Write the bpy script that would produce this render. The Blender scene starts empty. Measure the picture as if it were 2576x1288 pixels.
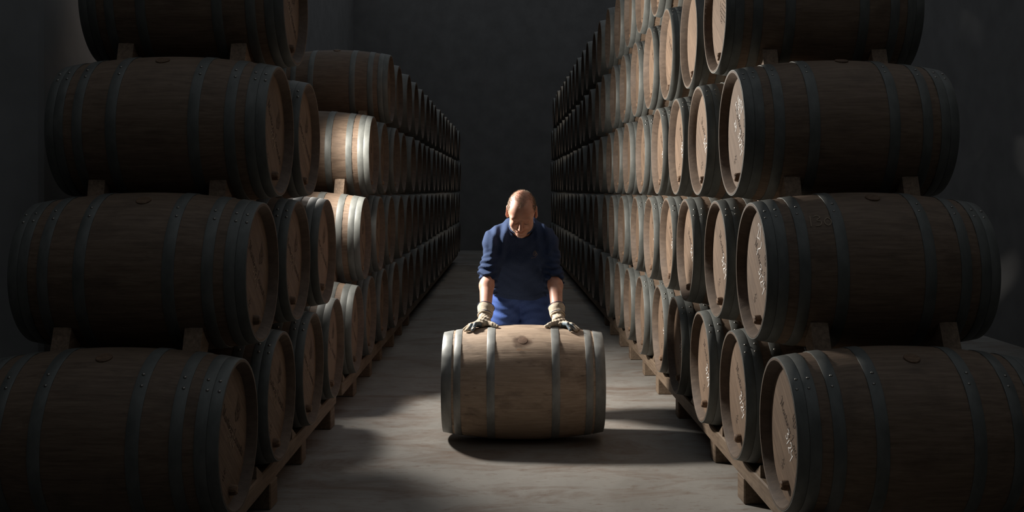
import bpy, math, random
import numpy as np
from mathutils import Vector, Matrix
from mathutils.bvhtree import BVHTree

random.seed(7)
np.random.seed(7)
PI = math.pi
scene = bpy.context.scene
COL = scene.collection

# ------------------------------------------------------------------ camera
EYE = 1.45
FPX = 2620.0                      # focal length in pixels of the 2576 px wide frame
cam_d = bpy.data.cameras.new('camera')
cam_d.sensor_width = 36.0
cam_d.lens = 36.0 * FPX / 2576.0
cam_d.shift_y = -(644 - 478) / 2576.0
cam_d.clip_end = 200
cam = bpy.data.objects.new('camera', cam_d)
COL.objects.link(cam)
cam.location = (0, 0, EYE)
cam.rotation_euler = (PI / 2, 0, 0)
scene.camera = cam

# ------------------------------------------------------------------ world, lamps, exposure
world = bpy.data.worlds.new('world')
scene.world = world
world.use_nodes = True
wb = world.node_tree.nodes['Background']
wb.inputs[0].default_value = (0.19, 0.205, 0.222, 1)
wb.inputs[1].default_value = 1.0


def spot(name, loc, aim, watts, color, size_deg, blend, radius):
    d = bpy.data.lights.new(name, 'SPOT')
    d.energy = watts
    d.color = color
    d.spot_size = math.radians(size_deg)
    d.spot_blend = blend
    d.shadow_soft_size = radius
    o = bpy.data.objects.new(name, d)
    COL.objects.link(o)
    o.location = loc
    o.rotation_euler = (Vector(aim) - Vector(loc)).to_track_quat('-Z', 'Y').to_euler()
    return o


# the strong work lamp standing in the gap between the two stacks on the left
spot('work_lamp_light', (-1.56, 6.90, 2.15), (-0.56, 6.85, 1.95), 880, (1.0, 0.945, 0.87), 140, 1.0, 0.16)
# a second, unseen lamp over the far aisle, assumed from faintly lit barrels there
spot('far_lamp_light', (0.10, 18.6, 4.9), (-0.1, 16.0, 0.0), 32, (1.0, 0.80, 0.58), 120, 1.0, 0.25)

vs = scene.view_settings
scene.display_settings.display_device = 'sRGB'
vs.view_transform = 'Standard'
vs.look = 'None'
vs.exposure = 0.0
vs.gamma = 1.0
vs.use_curve_mapping = False


# ------------------------------------------------------------------ materials
def nodes_mat(name):
    m = bpy.data.materials.new(name)
    m.use_nodes = True
    nt = m.node_tree
    b = nt.nodes['Principled BSDF']
    return m, nt, b


def ramp(nt, fac, stops):
    r = nt.nodes.new('ShaderNodeValToRGB')
    el = r.color_ramp.elements
    el[0].position, el[0].color = stops[0][0], (*stops[0][1], 1)
    el[1].position, el[1].color = stops[-1][0], (*stops[-1][1], 1)
    for p, c in stops[1:-1]:
        e = el.new(p)
        e.color = (*c, 1)
    nt.links.new(fac, r.inputs[0])
    return r.outputs[0]


def noise(nt, scale, stretch=(1, 1, 1), detail=6, rough=0.6, dist=0.0, per_object=True):
    tc = nt.nodes.new('ShaderNodeTexCoord')
    mp = nt.nodes.new('ShaderNodeMapping')
    mp.inputs['Scale'].default_value = stretch
    nt.links.new(tc.outputs['Object'], mp.inputs[0])
    if per_object:
        oi = nt.nodes.new('ShaderNodeObjectInfo')
        mu = nt.nodes.new('ShaderNodeMath')
        mu.operation = 'MULTIPLY'
        mu.inputs[1].default_value = 37.0
        nt.links.new(oi.outputs['Random'], mu.inputs[0])
        cb = nt.nodes.new('ShaderNodeCombineXYZ')
        for k in range(3):
            nt.links.new(mu.outputs[0], cb.inputs[k])
        nt.links.new(cb.outputs[0], mp.inputs[1])
    n = nt.nodes.new('ShaderNodeTexNoise')
    n.inputs['Scale'].default_value = scale
    n.inputs['Detail'].default_value = detail
    n.inputs['Roughness'].default_value = rough
    n.inputs['Distortion'].default_value = dist
    nt.links.new(mp.outputs[0], n.inputs['Vector'])
    return n.outputs['Fac']


def mix(nt, fac, a, b, mode='MIX'):
    m = nt.nodes.new('ShaderNodeMix')
    m.data_type = 'RGBA'
    m.blend_type = mode
    if isinstance(fac, (int, float)):
        m.inputs[0].default_value = fac
    else:
        nt.links.new(fac, m.inputs[0])
    for sock, v in ((m.inputs[6], a), (m.inputs[7], b)):
        if isinstance(v, tuple):
            sock.default_value = (*v, 1)
        else:
            nt.links.new(v, sock)
    return m.outputs[2]


def bump(nt, b, h, strength, dist=0.01):
    n = nt.nodes.new('ShaderNodeBump')
    n.inputs['Strength'].default_value = strength
    n.inputs['Distance'].default_value = dist
    nt.links.new(h, n.inputs['Height'])
    nt.links.new(n.outputs[0], b.inputs['Normal'])


def value_var(nt, col, amount):
    """small brightness difference from object to object"""
    oi = nt.nodes.new('ShaderNodeObjectInfo')
    mr = nt.nodes.new('ShaderNodeMapRange')
    mr.inputs[3].default_value = 1 - amount
    mr.inputs[4].default_value = 1 + amount
    nt.links.new(oi.outputs['Random'], mr.inputs[0])
    hsv = nt.nodes.new('ShaderNodeHueSaturation')
    nt.links.new(mr.outputs[0], hsv.inputs['Value'])
    nt.links.new(col, hsv.inputs['Color'])
    return hsv.outputs[0]


def wood_mat(name, dark, mid, light, grain=(3, 40, 40), var=0.1, rough=0.65, stain=(0.05, 0.035, 0.025), stain_amt=0.5, bmp=0.25):
    m, nt, b = nodes_mat(name)
    g = noise(nt, 2.2, grain, 8, 0.65, 0.4)
    c = ramp(nt, g, [(0.25, dark), (0.5, mid), (0.78, light)])
    s = noise(nt, 5.0, (1, 1.6, 1.6), 5, 0.6)
    sm = ramp(nt, s, [(0.52, (0, 0, 0)), (0.75, (stain_amt,) * 3)])
    c = mix(nt, sm, c, stain)
    sp = noise(nt, 26.0, (0.5, 1.6, 1.6), 3, 0.5)
    spm = ramp(nt, sp, [(0.66, (0, 0, 0)), (0.76, (stain_amt * 0.8,) * 3)])
    c = mix(nt, spm, c, stain)
    c = value_var(nt, c, var)
    nt.links.new(c, b.inputs['Base Color'])
    b.inputs['Roughness'].default_value = rough
    b.inputs['Specular IOR Level'].default_value = 0.3
    bump(nt, b, g, bmp, 0.004)
    return m


def plain_mat(name, a, c, scale=12, rough=0.6, metal=0.0, bmp=0.0, stretch=(1, 1, 1), spec=0.5, var=0.06):
    m, nt, b = nodes_mat(name)
    n = noise(nt, scale, stretch, 5, 0.6)
    col = ramp(nt, n, [(0.3, a), (0.7, c)])
    if var:
        col = value_var(nt, col, var)
    nt.links.new(col, b.inputs['Base Color'])
    b.inputs['Roughness'].default_value = rough
    b.inputs['Metallic'].default_value = metal
    b.inputs['Specular IOR Level'].default_value = spec
    if bmp:
        bump(nt, b, n, bmp, 0.003)
    return m


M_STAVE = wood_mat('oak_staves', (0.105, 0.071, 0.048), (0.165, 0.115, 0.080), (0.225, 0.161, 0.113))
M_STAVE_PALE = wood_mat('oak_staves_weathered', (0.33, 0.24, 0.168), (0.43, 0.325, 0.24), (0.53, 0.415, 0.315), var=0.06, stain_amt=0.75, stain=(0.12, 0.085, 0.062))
M_CHIME = wood_mat('oak_chime', (0.075, 0.053, 0.039), (0.112, 0.08, 0.058), (0.155, 0.113, 0.083), grain=(6, 14, 14))
M_HEAD = wood_mat('oak_head', (0.104, 0.067, 0.043), (0.154, 0.103, 0.068), (0.208, 0.145, 0.099), grain=(30, 30, 2.6), var=0.10, rough=0.7, stain_amt=0.25)
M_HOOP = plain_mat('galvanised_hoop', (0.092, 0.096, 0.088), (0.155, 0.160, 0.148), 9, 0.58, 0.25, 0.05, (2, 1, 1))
M_HOOP_PALE = plain_mat('galvanised_hoop_pale', (0.20, 0.207, 0.198), (0.34, 0.345, 0.33), 9, 0.5, 0.35, 0.05, (2, 1, 1))  # paler hoop metal, rolled barrel only
M_RIVET = plain_mat('rivet_steel', (0.22, 0.21, 0.19), (0.34, 0.32, 0.29), 30, 0.3, 0.85)
M_CORK = wood_mat('bung_wood', (0.07, 0.042, 0.026), (0.15, 0.092, 0.056), (0.27, 0.175, 0.11), grain=(20, 60, 60), bmp=0.6)
M_CHOCK = wood_mat('chock_wood', (0.13, 0.088, 0.058), (0.23, 0.16, 0.108), (0.36, 0.26, 0.18), grain=(30, 5, 30), bmp=0.5)
M_BEAM = wood_mat('rack_timber', (0.09, 0.06, 0.04), (0.165, 0.118, 0.08), (0.23, 0.175, 0.125), grain=(30, 2, 30))
M_CHALK = plain_mat('chalk', (0.80, 0.78, 0.75), (0.92, 0.90, 0.87), 60, 0.95, 0, 0, spec=0.1)
M_CHALK_DULL = plain_mat('dull_chalk', (0.30, 0.23, 0.165), (0.38, 0.30, 0.22), 60, 0.95, 0, 0, spec=0.1)  # duller, browner chalk for the short stack and the flank number
M_INK = plain_mat('burnt_brand', (0.035, 0.026, 0.022), (0.075, 0.055, 0.045), 60, 0.9, 0, 0, spec=0.1)
M_BUNGTOP = plain_mat('wine_soaked_bung', (0.10, 0.055, 0.032), (0.22, 0.13, 0.08), 40, 0.7, 0, 0.3)
M_STAIN, nt, b = nodes_mat('bung_stain')
st_n = noise(nt, 30, (1, 1, 1), 5, 0.65, per_object=False)
nt.links.new(ramp(nt, st_n, [(0.3, (0.09, 0.048, 0.028)), (0.7, (0.21, 0.125, 0.078))]), b.inputs['Base Color'])
b.inputs['Roughness'].default_value = 0.7
at = nt.nodes.new('ShaderNodeAttribute')
at.attribute_name = 'edge'
ad = nt.nodes.new('ShaderNodeMath')
ad.operation = 'MULTIPLY_ADD'
nt.links.new(st_n, ad.inputs[0])
ad.inputs[1].default_value = 0.9
nt.links.new(at.outputs['Fac'], ad.inputs[2])
mr_ = nt.nodes.new('ShaderNodeMapRange')
mr_.inputs[1].default_value = 0.75
mr_.inputs[2].default_value = 1.35
mr_.inputs[3].default_value = 0.85
mr_.inputs[4].default_value = 0.0
nt.links.new(ad.outputs[0], mr_.inputs[0])
nt.links.new(mr_.outputs[0], b.inputs['Alpha'])
M_STRING = plain_mat('string', (0.30, 0.15, 0.08), (0.40, 0.22, 0.12), 40, 0.8)
M_SWEATER = plain_mat('navy_knit', (0.024, 0.040, 0.088), (0.034, 0.054, 0.115), 160, 0.95, 0, 0.35, spec=0.15, var=0)
M_TROUSER = plain_mat('blue_work_cotton', (0.045, 0.085, 0.26), (0.06, 0.11, 0.32), 120, 0.9, 0, 0.25, spec=0.15, var=0)
M_BOOT = plain_mat('boot_leather', (0.02, 0.018, 0.016), (0.04, 0.034, 0.03), 40, 0.5, var=0)
M_HAIR = plain_mat('grey_hair', (0.20, 0.155, 0.11), (0.50, 0.43, 0.34), 90, 0.6, var=0)
M_BEARD = plain_mat('white_beard', (0.50, 0.42, 0.34), (0.68, 0.60, 0.52), 90, 0.7, var=0)
M_LASH = plain_mat('eyelash', (0.05, 0.03, 0.02), (0.08, 0.05, 0.035), 90, 0.8, var=0)
M_BROW = plain_mat('eyebrow', (0.40, 0.28, 0.19), (0.52, 0.38, 0.27), 90, 0.8, var=0)
M_PIPING = plain_mat('navy_piping', (0.03, 0.045, 0.11), (0.045, 0.06, 0.15), 60, 0.8, var=0)
M_EMBLEM = plain_mat('emblem_thread', (0.16, 0.125, 0.095), (0.22, 0.18, 0.14), 60, 0.8, var=0)

# skin
M_SKIN, nt, b = nodes_mat('skin')
n1 = noise(nt, 22, (1, 1, 1), 5, 0.6, per_object=False)
c = ramp(nt, n1, [(0.3, (0.50, 0.245, 0.175)), (0.55, (0.58, 0.31, 0.225)), (0.8, (0.66, 0.38, 0.285))])
nt.links.new(c, b.inputs['Base Color'])
b.inputs['Roughness'].default_value = 0.5
b.inputs['Subsurface Weight'].default_value = 0.12
b.inputs['Subsurface Radius'].default_value = (0.012, 0.004, 0.002)
b.inputs['Subsurface Scale'].default_value = 1.0
bump(nt, b, noise(nt, 260, (1, 1, 1), 3, 0.6, per_object=False), 0.12, 0.002)

# canvas work glove with blue coated palm side (object height splits the two)
M_GLOVE, nt, b = nodes_mat('canvas_glove')
n1 = noise(nt, 30, (1, 1, 1), 6, 0.65)
c = ramp(nt, n1, [(0.3, (0.40, 0.31, 0.225)), (0.55, (0.60, 0.52, 0.41)), (0.75, (0.74, 0.67, 0.56))])
n2 = noise(nt, 55, (1, 1, 1), 4, 0.6)
c = mix(nt, ramp(nt, n2, [(0.55, (0, 0, 0)), (0.72, (0.55,) * 3)]), c, (0.16, 0.125, 0.10))
nt.links.new(c, b.inputs['Base Color'])
b.inputs['Roughness'].default_value = 0.9
b.inputs['Specular IOR Level'].default_value = 0.2
bump(nt, b, noise(nt, 140, (1, 1, 1), 4, 0.6), 0.4, 0.003)
M_COATING = plain_mat('blue_rubber_coating', (0.055, 0.085, 0.11), (0.20, 0.26, 0.30), 60, 0.55, 0, 0.3, var=0)

# concrete floor
M_FLOOR, nt, b = nodes_mat('concrete_floor')
n1 = noise(nt, 0.9, (1, 1, 1), 8, 0.65, 0.5, per_object=False)
c = ramp(nt, n1, [(0.3, (0.185, 0.171, 0.151)), (0.5, (0.262, 0.247, 0.223)), (0.72, (0.325, 0.308, 0.281))])
n2 = noise(nt, 2.3, (0.7, 1.6, 1), 7, 0.7, 0.8, per_object=False)
c = mix(nt, ramp(nt, n2, [(0.47, (0, 0, 0)), (0.66, (0.75,) * 3)]), c, (0.150, 0.100, 0.070))
n3 = noise(nt, 11, (1, 2.2, 1), 6, 0.7, 0.3, per_object=False)
c = mix(nt, ramp(nt, n3, [(0.56, (0, 0, 0)), (0.70, (0.7,) * 3)]), c, (0.14, 0.088, 0.062))
n4 = noise(nt, 34, (1, 1, 1), 4, 0.7, per_object=False)
c = mix(nt, ramp(nt, n4, [(0.66, (0, 0, 0)), (0.74, (0.45,) * 3)]), c, (0.075, 0.062, 0.05))
nt.links.new(c, b.inputs['Base Color'])
b.inputs['Roughness'].default_value = 0.62
b.inputs['Specular IOR Level'].default_value = 0.35
bump(nt, b, noise(nt, 18, (1, 1, 1), 8, 0.7, per_object=False), 0.12, 0.01)

M_WALL = plain_mat('dark_plaster', (0.125, 0.122, 0.118), (0.165, 0.161, 0.157), 3, 0.9, 0, 0.2, var=0)
M_PILLAR = plain_mat('grey_pillar_concrete', (0.24, 0.24, 0.235), (0.30, 0.30, 0.295), 4, 0.9, 0, 0.2, var=0)


# ------------------------------------------------------------------ helpers
def new_mesh(name, verts, faces, mats, smooth=True, sharp=None, slots=None):
    me = bpy.data.meshes.new(name)
    me.from_pydata([tuple(v) for v in verts], [], [tuple(f) for f in faces])
    for m in (mats if isinstance(mats, (list, tuple)) else [mats]):
        me.materials.append(m)
    if slots is not None:
        me.polygons.foreach_set('material_index', slots)
    me.polygons.foreach_set('use_smooth', [smooth] * len(me.polygons))
    me.update()
    if sharp:
        me.set_sharp_from_angle(angle=math.radians(sharp))
    return me


def link(name, data, parent=None, loc=(0, 0, 0), rot=(0, 0, 0)):
    o = bpy.data.objects.new(name, data)
    COL.objects.link(o)
    o.location = loc
    o.rotation_euler = rot
    if parent is not None:
        o.parent = parent
    return o


def tag(o, label, cat, group=None):
    o['label'] = label
    o['category'] = cat
    if group:
        o['group'] = group
    return o


def structure(o, label=None):
    o['kind'] = 'structure'
    if label:
        o['label'] = label
    return o


def box_data(x0, x1, y0, y1, z0, z1, bev=0.0):
    """box with all edges chamfered"""
    if bev <= 0:
        v = [(x, y, z) for x in (x0, x1) for y in (y0, y1) for z in (z0, z1)]
        f = [(0, 1, 3, 2), (4, 6, 7, 5), (0, 4, 5, 1), (2, 3, 7, 6), (0, 2, 6, 4), (1, 5, 7, 3)]
        return v, f
    import bmesh
    bm = bmesh.new()
    bmesh.ops.create_cube(bm, size=1)
    for v in bm.verts:
        v.co = Vector((x0 if v.co.x < 0 else x1, y0 if v.co.y < 0 else y1, z0 if v.co.z < 0 else z1))
    bmesh.ops.bevel(bm, geom=list(bm.edges), offset=bev, segments=1, affect='EDGES')
    bm.verts.index_update()
    v = [tuple(q.co) for q in bm.verts]
    f = [tuple(q.index for q in p.verts) for p in bm.faces]
    bm.free()
    return v, f


def catmull(pts, n=5):
    pts = [np.array(p, float) for p in pts]
    if len(pts) < 3:
        return pts
    out = []
    P = [2 * pts[0] - pts[1]] + pts + [2 * pts[-1] - pts[-2]]
    for i in range(1, len(P) - 2):
        for k in range(n):
            t = k / n
            a, b_, c_, d = P[i - 1], P[i], P[i + 1], P[i + 2]
            out.append(0.5 * (2 * b_ + (c_ - a) * t + (2 * a - 5 * b_ + 4 * c_ - d) * t * t + (3 * b_ - a - 3 * c_ + d) * t ** 3))
    out.append(pts[-1])
    return out


def ribbons(strokes, width, n=5, vary=0.0):
    """flat strokes in the plane -> 2-D verts and quads"""
    V, F = [], []
    for s in strokes:
        p = catmull(s, n)
        base = len(V)
        for i, q in enumerate(p):
            d = p[min(i + 1, len(p) - 1)] - p[max(i - 1, 0)]
            l = np.hypot(*d) or 1
            nn = np.array((-d[1], d[0])) / l
            w = width * (1 + vary * math.sin(i * 1.7 + len(V)))
            V += [q + nn * w / 2, q - nn * w / 2]
        for i in range(len(p) - 1):
            k = base + 2 * i
            F.append((k, k + 1, k + 3, k + 2))
    return V, F


def xf(strokes, scale, ang, ox, oy):
    ca, sa = math.cos(ang) * scale, math.sin(ang) * scale
    return [[(ox + x * ca - y * sa, oy + x * sa + y * ca) for x, y in s] for s in strokes]


DIG = {
    '0': (0.5, [[(.25, .95), (.03, .6), (.05, .2), (.25, 0), (.45, .25), (.47, .65), (.27, .97)]]),
    '1': (0.2, [[(.12, 1), (.08, .5), (.05, 0)]]),
    '2': (0.5, [[(.02, .78), (.18, 1), (.40, .82), (.2, .35), (0, .04), (.25, .06), (.47, .03)]]),
    '3': (0.5, [[(.0, .92), (.25, 1), (.42, .8), (.17, .55), (.44, .4), (.34, .08), (.02, .05)]]),
    '4': (0.5, [[(.06, 1), (0, .48), (.2, .46), (.42, .52)], [(.44, .78), (.38, .3), (.34, -.18)]]),
    '5': (0.5, [[(.42, 1), (.08, .97), (.06, .58), (.34, .56), (.4, .2), (.02, .02)]]),
    '6': (0.5, [[(.36, 1), (.08, .6), (.04, .15), (.25, 0), (.42, .2), (.3, .45), (.06, .3)]]),
    '/': (0.3, [[(.18, .72), (.1, .3), (.02, -.12)]]),
    '.': (0.25, [[(.08, .03), (.12, .06)]]),
    'T': (0.5, [[(0, .95), (.25, 1), (.5, .98)], [(.27, 1), (.24, .5), (.2, 0)]]),
    'd': (0.45, [[(.36, .45), (.12, .5), (.03, .2), (.18, .02), (.36, .3)], [(.42, 1), (.37, .4), (.38, .02)]]),
    'b': (0.45, [[(.06, 1), (.05, .4), (.06, .03), (.3, .03), (.38, .3), (.25, .5), (.07, .3)]]),
}
SCRIPT = {
    'M': (1.0, [[(-.05, .1), (.05, .0), (.14, .4), (.22, 1.0), (.36, .35), (.44, .12), (.58, .62), (.72, 1.02), (.74, .4), (.78, .05), (.95, .15)],
                [(.22, 1.0), (.02, 1.06), (-.08, .9)]]),
    'L': (0.85, [[(.12, .78), (.3, .98), (.46, .92), (.3, .55), (.18, .2), (.02, .06), (.1, .0), (.35, .1), (.55, .0), (.8, .14)]]),
    'a': (.52, [[(.36, .42), (.16, .46), (.02, .2), (.12, .0), (.3, .1), (.38, .44), (.36, .08), (.54, .1)]]),
    'r': (.42, [[(.0, .1), (.08, .38), (.14, .5), (.24, .4), (.28, .1), (.44, .1)]]),
    't': (.36, [[(.0, .1), (.14, .5), (.2, .86), (.14, .3), (.18, .02), (.38, .1)], [(.02, .56), (.36, .6)]]),
    'i': (.3, [[(.0, .1), (.12, .46), (.1, .1), (.18, .0), (.32, .1)], [(.16, .66), (.19, .7)]]),
    'n': (.56, [[(.0, .1), (.1, .46), (.08, .02), (.18, .36), (.32, .46), (.36, .1), (.44, .0), (.58, .1)]]),
    'e': (.4, [[(.0, .1), (.18, .26), (.26, .42), (.12, .46), (.06, .2), (.16, .0), (.42, .1)]]),
    'z': (.46, [[(.0, .36), (.14, .46), (.3, .42), (.1, .1), (.24, .08), (.28, -.2), (.1, -.34), (.46, .1)]]),
    'c': (.4, [[(.3, .4), (.16, .46), (.04, .2), (.14, .0), (.42, .1)]]),
    'u': (.54, [[(.0, .1), (.1, .46), (.08, .12), (.2, .02), (.36, .44), (.34, .08), (.56, .1)]]),
    's': (.38, [[(.0, .1), (.2, .48), (.28, .18), (.14, .0), (.06, .08), (.4, .1)]]),
    ' ': (.3, []),
}


def write(font, text, track=0.12):
    out, x = [], 0.0
    for ch in text:
        w, st = font[ch]
        out += [[(x + px, py) for px, py in s] for s in st]
        x += w + track
    return out, x - track


# ------------------------------------------------------------------ the place
def slab(name, x0, x1, y0, y1, z0, z1, mat):
    v, f = box_data(x0, x1, y0, y1, z0, z1)
    return structure(link(name, new_mesh(name, v, f, mat, False)))


structure(slab('floor', -6.0, 5.0, -2.0, 26.0, -0.2, 0.0, M_FLOOR))
slab('wall_far', -6.0, 5.0, 25.0, 25.3, 0.0, 6.6, M_WALL)
slab('wall_left', -4.1, -3.8, -2.0, 25.0, 0.0, 6.6, M_WALL)
slab('wall_right', 4.7, 5.0, -2.0, 25.0, 0.0, 6.6, M_WALL)
slab('wall_near_blocker', -6.0, 5.0, -2.3, -2.0, 0.0, 6.6, M_WALL)  # added out of view to keep ambient light off the near barrel fronts
v, f = box_data(-3.0, -2.21, 4.9, 5.7, 0.0, 6.6, 0.02)
o = link('pillar', new_mesh('pillar', v, f, M_PILLAR, False))
structure(o, 'square grey concrete pillar behind the short dark stack')

# ------------------------------------------------------------------ barrels
R, RE, L = 0.332, 0.286, 0.93      # bilge radius, end radius, length


def rad(x, r=R, re=RE, l=L):
    return r - (r - re) * ((x - l / 2) / (l / 2)) ** 2


def body_mesh(name, r, re, l, staves, per, nx, mats):
    """staves with hollowed joints, chimes and croze; axis along +x, axis at z = 0"""
    ang, dr = [], []
    for s in range(staves):
        for k in range(per):
            ang.append(2 * PI * (s + (k + 0.0) / per) / staves)
            dr.append(-0.0016 if k == 0 else 0.0)
    n = len(ang)
    prof = [(0.040, re - 0.028, 1), (0.003, re - 0.0125, 1), (0.0, re - 0.010, 1), (0.0, re - 0.002, 1)]
    for i in range(nx + 1):
        x = 0.002 + (l - 0.004) * i / nx
        prof.append((x, rad(x, r, re, l), 0))
    prof += [(l, re - 0.002, 1), (l, re - 0.010, 1), (l - 0.003, re - 0.0125, 1), (l - 0.040, re - 0.028, 1)]
    V, F, S = [], [], []
    for x, rr, kind in prof:
        for a, d in zip(ang, dr):
            q = rr + (d if kind == 0 else d * 0.4)
            V.append((x, q * math.cos(a), q * math.sin(a)))
    for i in range(len(prof) - 1):
        chime = prof[i][2] == 1 or prof[i + 1][2] == 1
        for j in range(n):
            k = (j + 1) % n
            F.append((i * n + j, i * n + k, (i + 1) * n + k, (i + 1) * n + j))
            S.append(1 if chime else 0)
    return new_mesh(name, V, F, mats, True, 35, S)


def hoop_mesh(name, x0, x1, r, re, l, mat, seg=72, t=0.0022):
    V, F = [], []
    ring = [(x0, -0.004), (x0, t), (x0 + 0.0015, t + 0.0008), (x1 - 0.0015, t + 0.0008), (x1, t), (x1, -0.004)]
    for x, d in ring:
        rr = rad(min(max(x, 0.0), l), r, re, l) + d
        for j in range(seg):
            a = 2 * PI * j / seg
            # the riveted lap makes the hoop a little thicker over a short arc
            e = 0.0018 if (d > 0 and 0.22 < ((a - 2.0) % (2 * PI)) < 0.55) else 0.0
            V.append((x, (rr + e) * math.cos(a), (rr + e) * math.sin(a)))
    for i in range(len(ring) - 1):
        for j in range(seg):
            k = (j + 1) % seg
            F.append((i * seg + j, i * seg + k, (i + 1) * seg + k, (i + 1) * seg + j))
    return new_mesh(name, V, F, mat, True, 35)


def disc_mesh(name, x, r, mat, seg=48, thick=0.02, sgn=1):
    V, F = [], []
    for xx in (x, x + thick * sgn):
        V += [(xx, r * math.cos(2 * PI * j / seg), r * math.sin(2 * PI * j / seg)) for j in range(seg)]
    F.append(tuple(range(seg - 1, -1, -1)))
    F.append(tuple(range(seg, 2 * seg)))
    for j in range(seg):
        k = (j + 1) % seg
        F.append((j, k, seg + k, seg + j))
    return new_mesh(name, V, F, mat, False)


HEAD_X = 0.040
HEAD_R = RE - 0.027
ROWS_BOARD = 7


def board_mesh(i):
    """one board of the head, boards run along local z before the head is turned"""
    w = 2 * HEAD_R / ROWS_BOARD
    y0, y1 = -HEAD_R + i * w, -HEAD_R + (i + 1) * w
    g = 0.0004
    ya, yb = y0 + g, y1 - g
    pts = []
    n = 6
    for k in range(n + 1):
        y = ya + (yb - ya) * k / n
        pts.append((y, math.sqrt(max(HEAD_R ** 2 - y * y, 1e-7))))
    for k in range(n, -1, -1):
        y = ya + (yb - ya) * k / n
        pts.append((y, -math.sqrt(max(HEAD_R ** 2 - y * y, 1e-7))))
    m = len(pts)
    V = [(HEAD_X, y, z) for y, z in pts] + [(HEAD_X + 0.016, y, z) for y, z in pts]
    F = [tuple(range(m)), tuple(range(2 * m - 1, m - 1, -1))]
    for j in range(m):
        k = (j + 1) % m
        F.append((j, m + j, m + k, k))
    return new_mesh('board', V, F, M_HEAD, False)


def bung_mesh():
    seg = 14
    V, F = [], []
    rng = random.Random(3)
    ring = [(0.004, 0.021), (-0.014, 0.0200), (-0.025, 0.0175), (-0.029, 0.012)]
    for x, r in ring:
        for j in range(seg):
            a = 2 * PI * j / seg
            q = r * (1 + rng.uniform(-0.07, 0.07))
            V.append((x + rng.uniform(-0.002, 0.002), q * math.cos(a), q * math.sin(a)))
    for i in range(len(ring) - 1):
        for j in range(seg):
            k = (j + 1) % seg
            F.append((i * seg + j, (i + 1) * seg + j, (i + 1) * seg + k, i * seg + k))
    F.append(tuple((len(ring) - 1) * seg + j for j in range(seg)))
    return new_mesh('tap_bung', V, F, M_CORK, True, 30)


def belly_bung_mesh(r):
    seg = 20
    V, F = [], []
    for h, q in ((-0.01, 0.030), (0.004, 0.030), (0.006, 0.027)):
        for j in range(seg):
            a = 2 * PI * j / seg
            V.append((q * math.cos(a), q * math.sin(a), r + h - (q * math.sin(a)) ** 2 / (2 * r)))
    for i in range(2):
        for j in range(seg):
            k = (j + 1) % seg
            F.append((i * seg + j, i * seg + k, (i + 1) * seg + k, (i + 1) * seg + j))
    F.append(tuple(2 * seg + j for j in range(seg)))
    return new_mesh('belly_bung', V, F, M_CORK, True, 30)


def rivet_mesh():
    V, F = [], []
    seg = 8
    for h, q in ((0.0, 0.0062), (0.002, 0.0055), (0.0037, 0.003)):
        V += [(q * math.cos(2 * PI * j / seg), q * math.sin(2 * PI * j / seg), h) for j in range(seg)]
    for i in range(2):
        for j in range(seg):
            k = (j + 1) % seg
            F.append((i * seg + j, i * seg + k, (i + 1) * seg + k, (i + 1) * seg + j))
    F.append(tuple(2 * seg + j for j in range(seg)))
    return new_mesh('rivet', V, F, M_RIVET, True)


def face_marks(name, strokes, width, mat, lift=0.0009, vary=0.0, n=5):
    """strokes in head plane: u to the reader's right (-y), v up (+z); only those on the head"""
    V2, F = ribbons(strokes, width, n, vary)
    V = [(HEAD_X - lift, -p[0], p[1]) for p in V2]
    return new_mesh(name, V, [tuple(reversed(q)) for q in F], mat, False)


# lettering on the heads
scr, scr_w = write(SCRIPT, 'Martinez Lacuesta', 0.02)
k = 0.36 / scr_w
brand = xf(scr, k, math.radians(-40), -0.095, 0.100)
crest = []
for q in range(5):
    crest.append([(q * 0.016, 0.0), (q * 0.016 + 0.006, 0.05), (q * 0.016 - 0.002, 0.10 - 0.006 * q)])
crest += [[(0.0, 0.02), (0.03, -0.02), (0.066, 0.02)], [(0.01, 0.055), (0.035, 0.03), (0.06, 0.058)], [(0.03, -0.02), (0.036, 0.03)]]
crest_s = xf(crest, 0.85, math.radians(-40), 0.080, 0.062)
small = [[(0, 0), (0.012, 0.012), (0.02, 0), (0.03, 0.012)], [(0.0, -0.014), (0.03, -0.013)], [(0.004, -0.026), (0.026, -0.025)], [(0.012, 0.022), (0.02, 0.02)]]
small_s = xf(small, 1.0, math.radians(-40), -0.085, -0.115)
ME_BRAND = [('brand_lettering', face_marks('brand_lettering', brand, 0.0027, M_INK, 0.0008)), ('crest_mark', face_marks('crest_mark', crest_s, 0.0029, M_INK, 0.0008)),
            ('maker_mark', face_marks('maker_mark', small_s, 0.0034, M_INK, 0.0008))]
chk, chk_w = write(DIG, '3/24', 0.13)
ME_CHALK = face_marks('chalk_number', xf(chk, 0.052, math.radians(-52), -0.025, -0.012), 0.0044, M_CHALK, 0.0014, 0.25)
ME_CHALK_B = face_marks('chalk_number', xf(chk, 0.056, math.radians(-46), -0.022, -0.006), 0.0044, M_CHALK, 0.0014, 0.25)
ME_CHALK_DULL = face_marks('chalk_number', xf(chk, 0.052, math.radians(-52), -0.035, 0.012), 0.0038, M_CHALK_DULL, 0.0014, 0.25)
t21, w21 = write(DIG, '21', 0.15)
ME_CHALK21 = face_marks('chalk_number', xf(t21, 0.066, math.radians(-8), -0.045, 0.135) + [[(0.03, 0.125), (0.012, 0.098), (-0.03, 0.088), (-0.055, 0.062)]], 0.0050, M_CHALK, 0.0014, 0.25)
tdb = xf(write(DIG, 'Tdb', 0.12)[0], 0.062, math.radians(38), -0.060, 0.075)
tdb += xf(write(DIG, '6.22', 0.10)[0], 0.044, math.radians(46), 0.000, 0.060)
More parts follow.
